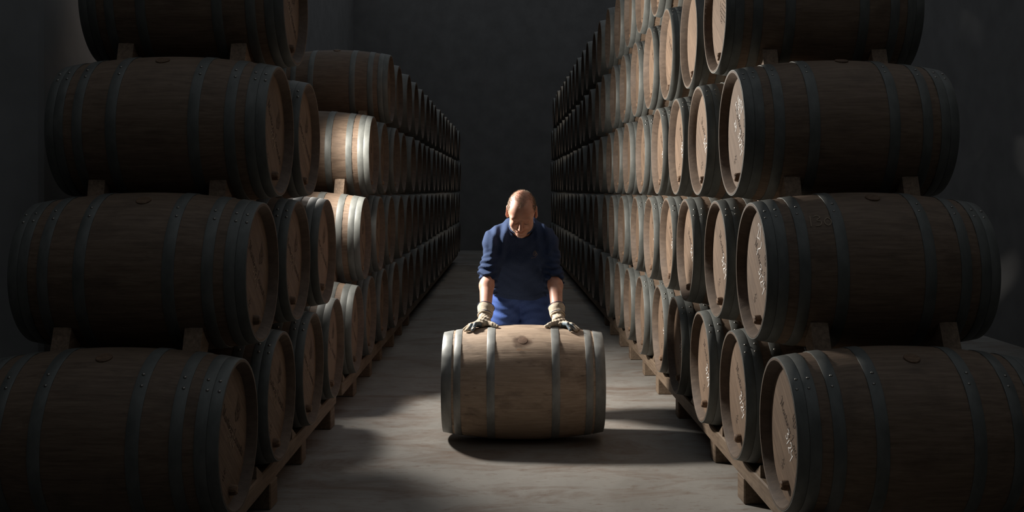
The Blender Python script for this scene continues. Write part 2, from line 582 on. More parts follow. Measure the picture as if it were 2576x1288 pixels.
tdb += xf(write(DIG, '31.', 0.16)[0], 0.044, math.radians(38), -0.085, 0.000)
ME_CHALKDATE = face_marks('chalk_date', tdb, 0.0050, M_CHALK, 0.0014, 0.25)
# printed supplier's stamp of the one head that has no chalk number
stamp = []
rng = random.Random(11)
for row in range(6):
    x = 0.0
    while x < 0.15:
        wd = rng.uniform(0.006, 0.02)
        stamp.append([(x, -row * 0.022), (x + wd * 0.5, -row * 0.022 + 0.004), (x + wd, -row * 0.022)])
        x += wd + 0.007
stamp.append([(0.0, 0.016), (0.15, 0.016)])
swirl = [[(0.012 * math.sin(q * 2.1) * (1 + 0.3 * math.sin(q)), 0.008 * q) for q in range(14)]]
ME_STAMP = face_marks('printed_stamp', xf(stamp, 1.0, math.radians(-32), 0.030, 0.090) + xf(swirl, 1.1, 0.1, -0.02, -0.04), 0.0030, M_INK, 0.0008)
ME_CHALK3 = face_marks('chalk_number', xf(write(DIG, '35', 0.3)[0], 0.06, math.radians(-62), 0.085, 0.11), 0.0050, M_CHALK, 0.0014, 0.25)

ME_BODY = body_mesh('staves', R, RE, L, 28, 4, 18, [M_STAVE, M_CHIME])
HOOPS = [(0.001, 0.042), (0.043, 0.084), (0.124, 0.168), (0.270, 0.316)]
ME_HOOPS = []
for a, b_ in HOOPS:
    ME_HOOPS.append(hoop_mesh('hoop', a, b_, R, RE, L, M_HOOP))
for a, b_ in HOOPS:
    ME_HOOPS.append(hoop_mesh('hoop', L - b_, L - a, R, RE, L, M_HOOP))
ME_DISC = disc_mesh('head', HEAD_X + 0.004, HEAD_R, M_HEAD)
ME_DISC_BACK = disc_mesh('head', L - HEAD_X, HEAD_R, M_HEAD, sgn=-1)
ME_DISC_PLAIN = disc_mesh('head', HEAD_X, HEAD_R, M_HEAD)
ME_BOARDS = [board_mesh(i) for i in range(ROWS_BOARD)]
ME_BUNG = bung_mesh()
ME_BELLY = belly_bung_mesh(R)
ME_RIVET = rivet_mesh()


def far_barrel_mesh():
    """one barrel as a single mesh for the far end of the hall"""
    seg = 32
    prof = [(HEAD_X, 0.0, 2), (HEAD_X, RE - 0.028, 2), (0.0, RE - 0.018, 1), (0.0, RE, 1)]
    xs = []
    for a, b_ in HOOPS:
        xs += [(a, 0), (b_, 0)]
    xs += [(L / 2, 0)] + [(L - x, 0) for x, _ in reversed(xs)]
    for x, _ in xs:
        prof.append((x, rad(x) + 0.001, 0))
    prof += [(L, RE, 1), (L, RE - 0.018, 1), (L - HEAD_X, RE - 0.028, 2), (L - HEAD_X, 0.0, 2)]
    V, F, S = [], [], []
    for x, rr, _ in prof:
        V += [(x, max(rr, 1e-4) * math.cos(2 * PI * j / seg), max(rr, 1e-4) * math.sin(2 * PI * j / seg)) for j in range(seg)]
    for i in range(len(prof) - 1):
        xm = (prof[i][0] + prof[i + 1][0]) / 2
        kind = 0
        if prof[i][2] == 2 and prof[i + 1][2] == 2:
            kind = 2
        elif prof[i][2] or prof[i + 1][2]:
            kind = 1
        elif any(a < min(xm, L - xm) < b_ for a, b_ in HOOPS):
            kind = 3
        for j in range(seg):
            k = (j + 1) % seg
            F.append((i * seg + j, i * seg + k, (i + 1) * seg + k, (i + 1) * seg + j))
            S.append(kind)
    return new_mesh('wine_barrel', V, F, [M_STAVE, M_CHIME, M_HEAD, M_HOOP], True, 35, S)


ME_FAR = far_barrel_mesh()

ORD = ['first', 'second', 'third', 'fourth', 'fifth', 'sixth', 'seventh', 'eighth', 'ninth', 'tenth', 'eleventh', 'twelfth', 'thirteenth',
       'fourteenth', 'fifteenth', 'sixteenth', 'seventeenth', 'eighteenth', 'nineteenth', 'twentieth', 'twenty-first', 'twenty-second',
       'twenty-third', 'twenty-fourth', 'twenty-fifth']
TIER = ['bottom', 'second', 'third', 'fourth', 'fifth']
ZC = [0.517, 1.108, 1.712, 2.318, 2.920]


def barrel(side, stack, tier, idx, y, zc, xface, roll, near, marks, label, boards):
    """side = +1: stack on the right of the aisle, head at -x; side = -1: turned round"""
    rotz = 0.0 if side > 0 else PI
    if not near:
        o = link('wine_barrel', ME_FAR, None, (xface, y, zc), (0, 0, rotz))
        tag(o, label, 'barrel', stack)
        return o
    root = link('wine_barrel', None, None, (xface, y, zc - R), (0, 0, rotz))
    root.empty_display_size = 0.1
    tag(root, label, 'barrel', stack)
    ax = (0, 0, R)
    link('staves', ME_BODY, root, ax, (roll, 0, 0))
    lap = random.uniform(-0.2, 0.2)
    sgn = -1 if side > 0 else 1            # the riveted laps sit on the side towards the camera
    for i, me in enumerate(ME_HOOPS):
        hp = link('hoop', me, root, ax, (0, 0, 0))
        if boards and (i < 4 or y < 5.2):
            for q in (0, 1):
                xx0, xx1 = (HOOPS[i] if i < 4 else (L - HOOPS[i - 4][1], L - HOOPS[i - 4][0]))
                xm = xx0 * 0.55 + xx1 * 0.45 if q else xx0 * 0.4 + xx1 * 0.6
                el = math.radians(57 - 9 * q) + lap * 0.4
                rr = rad(xm) + 0.0035
                rv = link('rivet', ME_RIVET, hp, (xm, sgn * rr * math.cos(el), rr * math.sin(el)))
                rv.rotation_euler = Vector((0, sgn * math.cos(el), math.sin(el))).to_track_quat('Z', 'X').to_euler()
    hroll = random.uniform(-0.12, 0.12)
    if boards:
        hd = link('head', ME_DISC, root, ax, (hroll, 0, 0))
        for me in ME_BOARDS:
            link('board', me, hd, (0, 0, 0), (-0.87, 0, 0))
    else:
        hd = link('head', ME_DISC_PLAIN, root, ax, (hroll, 0, 0))
    link('head', ME_DISC_BACK, root, ax, (0.3, 0, 0))
    for nm, me in marks:
        link(nm, me, hd)
    link('tap_bung', ME_BUNG, root, (HEAD_X, random.uniform(-0.02, 0.02), R - 0.205 + random.uniform(-0.01, 0.01)), (random.uniform(0, 6), 0, 0))
    link('belly_bung', ME_BELLY, root, (L / 2 + random.uniform(-0.02, 0.02), 0, R), (-sgn * math.radians(21 + random.uniform(-6, 6)), 0, 0))
    return root


P = 0.757
STACKS = {
    'tall': dict(side=1, rows=[(4.00, 23), (4.42, 22), (4.79, 22), (5.16, 21), (7.07, 18)], near=10.2, boards=8.3,
                 group='barrels of the tall stack with chalked heads', words='tall stack with chalked heads'),
    'short': dict(side=-1, rows=[[3.96, 4.72, 5.45, 6.15], [4.34, 5.07, 5.80], [4.66, 5.38], [5.00]], near=99, boards=5.6,
                  group='barrels of the short dark stack', words='short dark stack before the gap'),
    'long': dict(side=-1, rows=[(7.00, 19), (7.38, 18), (7.83, 18), (8.95, 16)], near=9.6, boards=0,
                 group='barrels of the long stack beyond the gap', words='long stack beyond the gap'),
}
placed = {}
for key, st in STACKS.items():
    for t, row in enumerate(st['rows']):
        ys = row if isinstance(row, list) else [row[0] + P * i for i in range(row[1])]
        ys = [y + (random.uniform(-0.012, 0.012) if i else 0) for i, y in enumerate(ys)]
        placed[key, t] = []
        for i, y in enumerate(ys):
            xf_ = (1.076 - 0.0145 * y) if st['side'] > 0 else -1.035
            xf_ += random.uniform(-0.012, 0.012) if i else 0.0
            zc = ZC[t]
            if key == 'short' and t == 3:
                zc += 0.02
            near = y < st['near']
            marks = []
            extra = ''
            if near and st['side'] > 0:
                if t == 3 and i == 0:
                    marks = [('printed_stamp', ME_STAMP)]
                    extra = ', stamped with print'
                elif t == 3:
                    marks = [('chalk_number', ME_CHALK3)] if i == 1 else list(ME_BRAND)
                elif t == 4:
                    marks = list(ME_BRAND)
                else:
                    marks = list(ME_BRAND) + [('chalk_number', random.choice((ME_CHALK, ME_CHALK_B)))]
                    if t == 1 and i == 0:
                        marks.append(('chalk_number', ME_CHALK21))
                        extra = ', chalked 130 on its side'
                    if t == 2 and i == 0:
                        marks.append(('chalk_date', ME_CHALKDATE))
                        extra = ', chalked with a date'
            elif near:
                marks = list(ME_BRAND)
                if key == 'short':
                    marks.append(('chalk_number', ME_CHALK_DULL))
            if extra:
                label = 'oak barrel%s, foremost in the %s tier of the tall stack' % (extra, TIER[t])
            else:
                nm = 'topmost' if (key == 'short' and t == 3) else ORD[i]
                if nm == 'topmost':
                    label = 'oak barrel alone on top of the %s' % st['words']
                else:
                    label = 'oak barrel, %s along the %s tier of the %s' % (nm, TIER[t], st['words'])
            root = barrel(st['side'], st['group'], t, i, y, zc, xf_, random.uniform(0, 6), near, marks, label, near and y < st['boards'])
            placed[key, t].append((y, zc, xf_, root, i))

# chalk number on the flank of the foremost barrel of the second tier
t130, w130 = write(DIG, '130', 0.16)
st130 = xf(t130, 0.056, 0.0, 0.184, -0.005)
st130[-1] = [(x, y * 0.75) for x, y in st130[-1]]
V2, F2 = ribbons(st130, 0.0038, 5, 0.2)
V = []
for u, vv in V2:
    rr = rad(u) + 0.0028
    a = math.radians(39) + vv / rr
    V.append((u, -rr * math.cos(a), rr * math.sin(a)))
link('chalk_number', new_mesh('chalk_number', V, F2, M_CHALK_DULL, False), placed['tall', 1][0][3], (0, 0, R))

# ------------------------------------------------------------------ chocks between the tiers
CHOCK_CACHE = {}


def chock(up, lo, side, xl, label, group):
    """curved wedge that fills the wedge-shaped gap between two barrels on the outer side of their contact"""
    yu, zu, xfu = up[:3]
    yl, zl = lo[:2]
    ru = rad(xl) + 0.001
    rl = rad(xl) + 0.001
    s = -1 if yl < yu else 1             # the wedge lies on the side away from the upper barrel's middle
    c = math.atan2(zu - zl, yu - yl)     # contact direction seen from the lower barrel
    n = 7
    pts = []
    for i in range(n):                   # along the lower barrel, outwards
        a = c - s * (-0.03 + 0.29 * i / (n - 1))
        pts.append((yl + rl * math.cos(a), zl + rl * math.sin(a)))
    low_end = pts[-1]
    cu = c + PI
    up_pts = []
    for i in range(n):                   # along the upper barrel, back inwards
        a = cu + s * (0.33 - 0.36 * i / (n - 1))
        up_pts.append((yu + ru * math.cos(a), zu + ru * math.sin(a)))
    pts = pts + up_pts
    m = len(pts)
    wd = 0.07
    X0 = xfu + (xl if side > 0 else -xl)
    base = (X0, low_end[0], min(p[1] for p in pts))
    V = [(dx, y - base[1], z - base[2]) for dx in (-wd / 2, wd / 2) for y, z in pts]
    F = []
    for i in range(n - 1):               # caps as quads between the two arcs
        a_, b_ = i, i + 1
        c_, d_ = m - 2 - i, m - 1 - i
        F.append((a_, b_, c_, d_))
        F.append((m + d_, m + c_, m + b_, m + a_))
    for i in range(m):
        j = (i + 1) % m
        F.append((i, m + i, m + j, j))
    o = link('wooden_chock', new_mesh('wooden_chock', V, F, M_CHOCK, False), None, base)
    tag(o, label, 'chock', group)


for key, st in STACKS.items():
    tmax = len(st['rows'])
    for t in range(1, tmax):
        for up in placed[key, t]:
            if up[0] > (8.4 if key == 'tall' else 9.2):
                continue
            los = sorted(placed[key, t - 1], key=lambda q: abs(q[0] - up[0]))[:2]
            for lo in los:
                if not 0.15 < abs(lo[0] - up[0]) < 0.62:
                    continue
                for end, xl in (('aisle', 0.215), ('wall', L - 0.20)):
                    if end == 'wall' and key != 'short' and up[0] > 6.6:
                        continue
                    sd = 'near' if lo[0] < up[0] else 'far'
                    lab = 'wood chock, %s side, %s end, under %s barrel of %s tier, %s stack' % (sd, end, ORD[up[4]], TIER[t], key)
                    chock(up, lo, st['side'], xl, lab, 'wooden chocks between barrel tiers')

# ------------------------------------------------------------------ racks under the bottom tiers
def rack(key, label, nblocks, nblocks_y):
    st = STACKS[key]
    row = placed[key, 0]
    y0, y1 = row[0][0] - 0.30, row[-1][0] + 0.30
    sd = st['side']
    xf0, xf1 = row[0][2], row[-1][2]
    root = link('barrel_rack', None, None, (xf0, (y0 + y1) / 2, 0))
    tag(root, label, 'rack')
    top = ZC[0] - rad(0.10) - 0.004
    slope = -0.0145 if sd > 0 else 0.0
    yc = (y0 + y1) / 2
    for off in (0.055, L - 0.135):
        xa = (1.076 - 0.0145 * yc if sd > 0 else -1.035) - xf0
        xa0, xa1 = (xa + off, xa + off + 0.08) if sd > 0 else (xa - off - 0.08, xa - off)
        v, f = box_data(xa0, xa1, y0 - yc, y1 - yc, top - 0.085, top, 0.006)
        v = [(x - 0.0 + slope * y, y, z) for x, y, z in v]
        link('beam', new_mesh('beam', v, f, M_BEAM, False), root)
        me_v, me_f = box_data(-0.10, 0.10, -0.06, 0.06, 0.0, top - 0.086, 0.006)
        me = new_mesh('foot_block', me_v, me_f, M_BEAM, False)
        for i in range(min(nblocks, len(row))):
            yy = nblocks_y[i] if i < len(nblocks_y) else row[i][0] + 0.40
            xx = (1.076 - 0.0145 * yy if sd > 0 else -1.035) - xf0
            xx += sd * (off + (0.115 if off < 0.4 else 0.02) + random.uniform(-0.015, 0.015))
            link('foot_block', me, root, (xx, yy - yc, 0), (0, 0, random.uniform(-0.05, 0.05)))
    # small wedges that keep the bottom barrels from rolling on the beam
    wv = [(0, -0.05, 0), (0.07, -0.05, 0), (0, 0.05, 0), (0.07, 0.05, 0), (0, -0.05, 0.055), (0.07, -0.05, 0.055)]
    wf = [(0, 2, 3, 1), (0, 1, 5, 4), (2, 4, 5, 3), (0, 4, 2), (1, 3, 5)]
    me = new_mesh('wedge', wv, wf, M_BEAM, False)
    for i in range(min(nblocks, len(row))):
        for s in (-1, 1):
            yy = row[i][0] + s * 0.215
            xx = (1.076 - 0.0145 * yy if sd > 0 else -1.035) - xf0 + (0.06 if sd > 0 else -0.13)
            o = link('wedge', me, root, (xx if s > 0 else xx + 0.07, yy - yc, top), (0, 0, 0 if s > 0 else PI))
            o.scale = (1, -1, 1)


rack('tall', 'low timber rack of beams and blocks under the tall chalked stack', 10, [4.86, 5.59, 6.66, 7.44, 8.19])
rack('short', 'low timber rack of beams and blocks under the short dark stack', 4, [4.05, 4.78, 5.55, 6.36])
rack('long', 'low timber rack of beams and blocks under the long stack beyond the gap', 6, [7.36, 8.13])

# ------------------------------------------------------------------ the barrel being rolled
HX0, HX1, HY, HR, HRE = -0.398, 0.525, 6.09, 0.330, 0.284
HL = HX1 - HX0
hero = link('rolled_barrel', None, None, (HX0, HY, 0))
tag(hero, 'weathered pale oak barrel lying in the aisle under the gloved hands', 'barrel')
HAX = (0, 0, HR)
NST = 26


def stave_mesh():
    V, F = [], []
    nx, na = 18, 4
    half = PI / NST
    cols = []
    for i in range(nx + 1):
        x = 0.002 + (HL - 0.004) * i / nx
        rr = rad(x, HR, HRE, HL)
        row = []
        for k in range(na + 1):
            a = -half + 2 * half * k / na
            a = a * 0.994
            q = rr - (0.0009 if k in (0, na) else 0)
            row.append((x, q * math.sin(a), q * math.cos(a)))
        row.append((x, (rr - 0.022) * math.sin(half * 0.994), (rr - 0.022) * math.cos(half)))
        row.append((x, -(rr - 0.022) * math.sin(half * 0.994), (rr - 0.022) * math.cos(half)))
        cols.append(row)
    m = na + 3
    for row in cols:
        V += row
    for i in range(nx):
        for k in range(m):
            j = (k + 1) % m
            F.append((i * m + k, i * m + j, (i + 1) * m + j, (i + 1) * m + k))
    F.append(tuple(range(m - 1, -1, -1)))
    F.append(tuple(nx * m + q for q in range(m)))
    return new_mesh('stave', V, F, M_STAVE_PALE, True, 30)


me = stave_mesh()
for i in range(NST):
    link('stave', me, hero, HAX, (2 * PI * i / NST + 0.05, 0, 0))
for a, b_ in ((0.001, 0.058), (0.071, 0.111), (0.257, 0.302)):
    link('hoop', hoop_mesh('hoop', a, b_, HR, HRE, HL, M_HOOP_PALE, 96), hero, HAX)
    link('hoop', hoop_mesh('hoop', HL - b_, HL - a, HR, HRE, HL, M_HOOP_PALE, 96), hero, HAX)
for xx, sg in ((0.04, 1), (HL - 0.04, -1)):
    link('head', disc_mesh('head', xx, HRE - 0.022, M_HEAD, sgn=sg), hero, HAX)
# bung with its wine stain, and the bit of string below it
el0 = math.radians(53)


def on_hero(u, vv, lift):
    rr = rad(u, HR, HRE, HL) + lift
    a = el0 + vv / rr
    return (u, -rr * math.cos(a), rr * math.sin(a))


uc = 0.455
V, F = [], []
seg = 40
EDGE = []
for q, lift in ((0.0, 0.0012), (0.028, 0.0012), (0.05, 0.0011), (0.072, 0.0009)):
    for j in range(seg):
        a = 2 * PI * j / seg
        w = 1 + 0.07 * math.sin(3 * a + 1) + 0.05 * math.sin(5 * a)
        EDGE.append(q / 0.072)
        V.append(on_hero(uc + q * 1.05 * w * math.cos(a), q * 0.8 * w * math.sin(a), lift))
for i in range(3):
    for j in range(seg):
        k = (j + 1) % seg
        F.append((i * seg + j, i * seg + k, (i + 1) * seg + k, (i + 1) * seg + j))
me = new_mesh('bung_stain', V, F, M_STAIN, True)
me.attributes.new('edge', 'FLOAT', 'POINT').data.foreach_set('value', EDGE)
link('bung_stain', me, hero, HAX)
V, F = [], []
for q, lift in ((0.027, 0.0005), (0.0265, 0.0022), (0.022, 0.0028), (0.0, 0.0024)):
    for j in range(24):
        a = 2 * PI * j / 24
        V.append(on_hero(uc + 0.004 + q * math.cos(a), 0.006 + q * math.sin(a), lift))
for i in range(3):
    for j in range(24):
        k = (j + 1) % 24
        F.append((i * 24 + j, i * 24 + k, (i + 1) * 24 + k, (i + 1) * 24 + j))
link('belly_bung', new_mesh('belly_bung', V, F, M_BUNGTOP, True, 40), hero, HAX)
V2, F2 = ribbons([[(-.03, .0), (-.018, .007), (-.004, .004), (-.012, -.004), (-.028, -.003), (-.03, .002), (-.012, .002), (.006, -.004), (.02, 0), (.045, -.002)]], 0.0022)
V = [on_hero(uc + u, -0.062 + vv, 0.0025) for u, vv in V2]
link('string', new_mesh('string', V, F2, M_STRING, False), hero, HAX)


# ------------------------------------------------------------------ implicit surfaces for the man
def surface_nets(F, xs, ys, zs):
    s = F < 0
    nx, ny, nz = F.shape
    cs = [(i, j, k) for i in (0, 1) for j in (0, 1) for k in (0, 1)]
    sl = lambda A, c: A[c[0]:nx - 1 + c[0], c[1]:ny - 1 + c[1], c[2]:nz - 1 + c[2]]
    cnt = np.zeros((nx - 1, ny - 1, nz - 1), np.int8)
    for c_ in cs:
        cnt += sl(s, c_)
    act = (cnt > 0) & (cnt < 8)
    I, J, K = np.nonzero(act)
    idx = -np.ones(act.shape, np.int64)
    idx[I, J, K] = np.arange(len(I))
    pos = np.zeros((len(I), 3))
    num = np.zeros(len(I))
    ax = (xs, ys, zs)
    for a in range(3):
        for c_ in cs:
            if c_[a]:
                continue
            e = list(c_)
            e[a] = 1
            A = F[I + c_[0], J + c_[1], K + c_[2]]
            B = F[I + e[0], J + e[1], K + e[2]]
            m = (A < 0) != (B < 0)
            t = np.where(m, A / np.where(A == B, 1, A - B), 0)
            ijk = [I + c_[0], J + c_[1], K + c_[2]]
            for d in range(3):
                base = ax[d][ijk[d]]
                if d == a:
                    base = base + t * (ax[d][ijk[d] + 1] - ax[d][ijk[d]])
                pos[:, d] += np.where(m, base, 0)
            num += m
    pos /= num[:, None]
    faces = []
    for a in range(3):
        b_, c_ = (a + 1) % 3, (a + 2) % 3
        lo = [slice(None)] * 3
        hi = [slice(None)] * 3
        lo[a] = slice(0, F.shape[a] - 1)
        hi[a] = slice(1, F.shape[a])
        d = s[tuple(lo)] != s[tuple(hi)]
        Q = np.array(np.nonzero(d)).T
        ok = (Q[:, b_] > 0) & (Q[:, c_] > 0) & (Q[:, b_] < F.shape[b_] - 1) & (Q[:, c_] < F.shape[c_] - 1)
        Q = Q[ok]
        flip = s[Q[:, 0], Q[:, 1], Q[:, 2]]
        quad = []
        for db, dc in ((-1, -1), (0, -1), (0, 0), (-1, 0)):
            q = Q.copy()
            q[:, b_] += db
            q[:, c_] += dc
            quad.append(idx[q[:, 0], q[:, 1], q[:, 2]])
        quad = np.array(quad).T
        quad[~flip] = quad[~flip][:, ::-1]
        faces.append(quad)
    return pos, np.concatenate(faces)


def axis(lo, hi, h):
    return np.arange(lo, hi + h, h)


def axis_var(lo, hi, flo, fhi, hc, hf):
    return np.concatenate([np.arange(lo, flo, hc), np.arange(flo, fhi, hf), np.arange(fhi, hi + hc, hc)])


def mesh_sdf(name, fn, xs, ys, zs, mat, origin, parent=None, relax=1):
    X, Y, Z = np.meshgrid(xs, ys, zs, indexing='ij')
    Pn = np.stack([X.ravel(), Y.ravel(), Z.ravel()], 1).astype(np.float32)
    F = fn(Pn).reshape(X.shape).astype(np.float64)
    v, f = surface_nets(F, xs, ys, zs)
    for _ in range(relax):
        acc = np.zeros_like(v)
        n = np.zeros(len(v))
        for k in range(4):
            a, b_ = f[:, k], f[:, (k + 1) % 4]
            np.add.at(acc, a, v[b_])
            np.add.at(n, a, 1)
        v = 0.5 * v + 0.5 * acc / np.maximum(n, 1)[:, None]
    me = new_mesh(name, v - np.array(origin), f.tolist(), mat, True)
    return me, v, f


def cone(Pn, a, b_, ra, rb):
    a = np.array(a, np.float32)
    b_ = np.array(b_, np.float32)
    ba = b_ - a
    pa = Pn - a
    t = np.clip(pa @ ba / float(ba @ ba), 0, 1)
    return np.sqrt(((pa - t[:, None] * ba) ** 2).sum(1)) - (ra + (rb - ra) * t)


def ell(Pn, c_, r, rot=None):
    q = Pn - np.array(c_, np.float32)
    if rot is not None:
        q = q @ rot
    r = np.array(r, np.float32)
    k0 = np.sqrt(((q / r) ** 2).sum(1))
    k1 = np.sqrt(((q / (r * r)) ** 2).sum(1)) + 1e-9
    return k0 * (k0 - 1) / k1


def smin(a, b_, k):
    h = np.clip(0.5 + 0.5 * (b_ - a) / k, 0, 1)
    return b_ * (1 - h) + a * h - k * h * (1 - h)


def smax(a, b_, k):
    return -smin(-a, -b_, k)


def sstep(a, b_, x):
    t = np.clip((x - a) / (b_ - a), 0, 1)
    return t * t * (3 - 2 * t)


MX = 0.055                                     # the man's middle
BASE = np.array((MX, 6.80, 0.0))
HEADC = np.array((0.058, 6.26, 1.314))
TH = math.radians(38)
HS = 1.06
HROT = (Matrix.Rotation(math.radians(-2.5), 3, 'Z') @ Matrix.Rotation(math.radians(1.5), 3, 'Y') @ Matrix.Rotation(TH, 3, 'X'))
HM = np.array(HROT)                            # local head -> world
# local head frame: x to the picture's right, -y the face, +z the crown


def to_head(Pn):
    return ((Pn - HEADC.astype(np.float32)) @ HM.astype(np.float32)) / HS


def head_sdf(Pn):
    q = to_head(Pn)
    qa = q.copy()
    qa[:, 0] = np.abs(qa[:, 0])               # mirror
    d = ell(q, (0, 0.018, 0.030), (0.0765, 0.097, 0.090))
    d = smin(d, ell(q, (0, -0.030, 0.028), (0.066, 0.062, 0.064)), 0.03)
    d = smin(d, ell(q, (0, -0.030, -0.040), (0.060, 0.062, 0.066)), 0.03)
    d = smin(d, ell(qa, (0.036, -0.012, -0.072), (0.026, 0.045, 0.034)), 0.03)     # jaw corners
    d = smin(d, ell(q, (0, -0.070, -0.100), (0.028, 0.024, 0.020)), 0.025)          # chin
    d = smin(d, ell(qa, (0.030, -0.078, 0.022), (0.026, 0.013, 0.010)), 0.018)      # brow
    d = smax(d, -ell(qa, (0.033, -0.103, 0.003), (0.020, 0.017, 0.013)), 0.014)     # sockets
    d = smin(d, ell(qa, (0.032, -0.075, 0.000), (0.0145, 0.0125, 0.0115)), 0.006)   # lidded eyes
    d = smin(d, ell(qa, (0.040, -0.066, -0.030), (0.022, 0.022, 0.020)), 0.022)     # cheeks
    d = smin(d, cone(q, (0, -0.090, 0.008), (0, -0.113, -0.032), 0.0085, 0.0125), 0.012)   # nose
    d = smin(d, ell(qa, (0.0125, -0.100, -0.038), (0.008, 0.011, 0.0075)), 0.007)
    d = smin(d, ell(q, (0, -0.086, -0.063), (0.027, 0.014, 0.016)), 0.014)          # muzzle
    d = smin(d, ell(q, (0, -0.0975, -0.0595), (0.020, 0.006, 0.0042)), 0.005)       # lips
    d = smin(d, ell(q, (0, -0.0955, -0.0705), (0.017, 0.0065, 0.0050)), 0.005)
    d = smax(d, -ell(q, (0, -0.1045, -0.0645), (0.027, 0.009, 0.0018)), 0.003)      # mouth line
    d = smax(d, -cone(qa, (0.020, -0.103, -0.034), (0.034, -0.092, -0.062), 0.003, 0.003), 0.008)  # folds beside the nose
    # ears
    er = np.array(Matrix.Rotation(math.radians(16), 3, 'Z') @ Matrix.Rotation(math.radians(-10), 3, 'X'))
    e = ell(qa, (0.083, 0.012, 0.003), (0.0090, 0.021, 0.036), er)
    e = smax(e, -ell(qa, (0.092, 0.006, 0.007), (0.008, 0.012, 0.022), er), 0.006)
    e = smin(e, ell(qa, (0.081, 0.004, -0.030), (0.007, 0.009, 0.010)), 0.008)
    d = smin(d, e, 0.007)
    return d * HS


def mir(x):
    return 2 * MX - x


SHO = (-0.096, 6.475, 1.138)
ELB = (-0.141, 6.410, 0.935)
WRI = (-0.158, 6.170, 0.705)
PALM = (-0.166, 6.100, 0.668)


def both(fn):
    """evaluate for both sides by mirroring about the man's middle"""
    def g(Pn):
        q = Pn.copy()
        q[:, 0] = MX - np.abs(q[:, 0] - MX)
        return fn(q)
    return g


NECK0 = HEADC + HM @ np.array((0, 0.035, -0.05)) * HS
NECK1 = np.array((MX, 6.415, 1.195))


def limbs_core(q):
    d = cone(q, SHO, ELB, 0.05, 0.042)
    d = smin(d, cone(q, ELB, (-0.154, 6.34, 0.868), 0.043, 0.0435), 0.02)
    d = smin(d, cone(q, (-0.154, 6.34, 0.868), WRI, 0.0435, 0.031), 0.02)
    d = smin(d, cone(q, WRI, PALM, 0.028, 0.026), 0.01)
    d = smin(d, cone(q, (-0.03, 6.80, 0.83), (-0.055, 6.74, 0.45), 0.085, 0.055), 0.05)
    d = smin(d, cone(q, (-0.055, 6.74, 0.45), (-0.06, 6.86, 0.09), 0.055, 0.036), 0.03)
    d = smin(d, cone(q, (-0.06, 6.87, 0.05), (-0.075, 6.72, 0.035), 0.034, 0.026), 0.03)
    return d


def body_sdf(Pn):
    d = both(limbs_core)(Pn)
    d = smin(d, both(lambda q: cone(q, (-0.04, 6.80, 0.82), (-0.06, 6.50, 1.11), 0.09, 0.085))(Pn), 0.06)
    d = smin(d, cone(Pn, NECK0, NECK1, 0.056, 0.062), 0.03)
    m = (np.abs(Pn[:, 0] - HEADC[0]) < 0.16) & (np.abs(Pn[:, 1] - HEADC[1]) < 0.22) & (np.abs(Pn[:, 2] - HEADC[2]) < 0.22)
    h = np.full(len(Pn), 0.3, np.float32)
    h[m] = head_sdf(Pn[m])
    return smin(d, h, 0.02)


hx0, hx1 = HEADC[0] - 0.115, HEADC[0] + 0.115
xs = axis_var(-0.27, 0.38, hx0, hx1, 0.006, 0.0024)
ys = axis_var(5.98, 7.0, 6.08, 6.40, 0.010, 0.0024)
zs = np.concatenate([np.arange(-0.005, 0.66, 0.012), np.arange(0.66, 0.94, 0.005), np.arange(0.94, 1.14, 0.012), np.arange(1.14, 1.46, 0.0024), [1.465, 1.475]])
me, body_v, body_f = mesh_sdf('person', body_sdf, xs, ys, zs, M_SKIN, BASE, relax=2)
man = link('person', me, None, tuple(BASE))
tag(man, 'grey-haired man in navy sweater leaning with gloved hands on the rolled barrel', 'person')


# sweater
def folds(Pn):
    x, y, z = Pn[:, 0], Pn[:, 1], Pn[:, 2]
    w = 0.0
    # slanting folds over chest and belly, gathered creases along the sleeves
    w = w + 0.0045 * np.sin(38 * (z + 0.55 * (x - MX)) + 3.0 * np.sin(9 * x + 4) + 2 * np.sin(7 * y))
    w = w + 0.0020 * np.sin(75 * (z - 0.4 * np.abs(x - MX)) + 4 * np.sin(13 * x + 1) + 2.0 * np.sin(17 * y))
    arm = sstep(0.13, 0.17, np.abs(x - MX))
    up = sstep(1.12, 0.95, z)
    w = w + arm * up * 0.0068 * np.sin(165 * z + 38 * (y - 6.4) + 2.2 * np.sin(30 * x) + 1.2 * np.sin(50 * y))
    w = w + arm * (1 - up) * 0.004 * np.sin(90 * (x * np.sign(MX - x)) + 45 * z + 20 * y)
    rag = sstep(0.05, 0.10, np.abs(x - MX)) * sstep(0.22, 0.16, np.abs(x - MX)) * sstep(0.98, 1.06, z) * sstep(6.50, 6.43, y)
    w = w + rag * 0.0060 * np.sin(95 * np.abs(x - MX) + 40 * z + 2 * np.sin(14 * z))
    return w


HEMP = np.array((MX, 6.60, 0.752))
HEMN = np.array((0, -0.36, 0.93))
HEMN = HEMN / np.linalg.norm(HEMN)
CUFF = np.array((-0.153, 6.352, 0.898))
CUFN = np.array(ELB) - np.array((-0.156, 6.28, 0.82))
CUFN = CUFN / np.linalg.norm(CUFN)


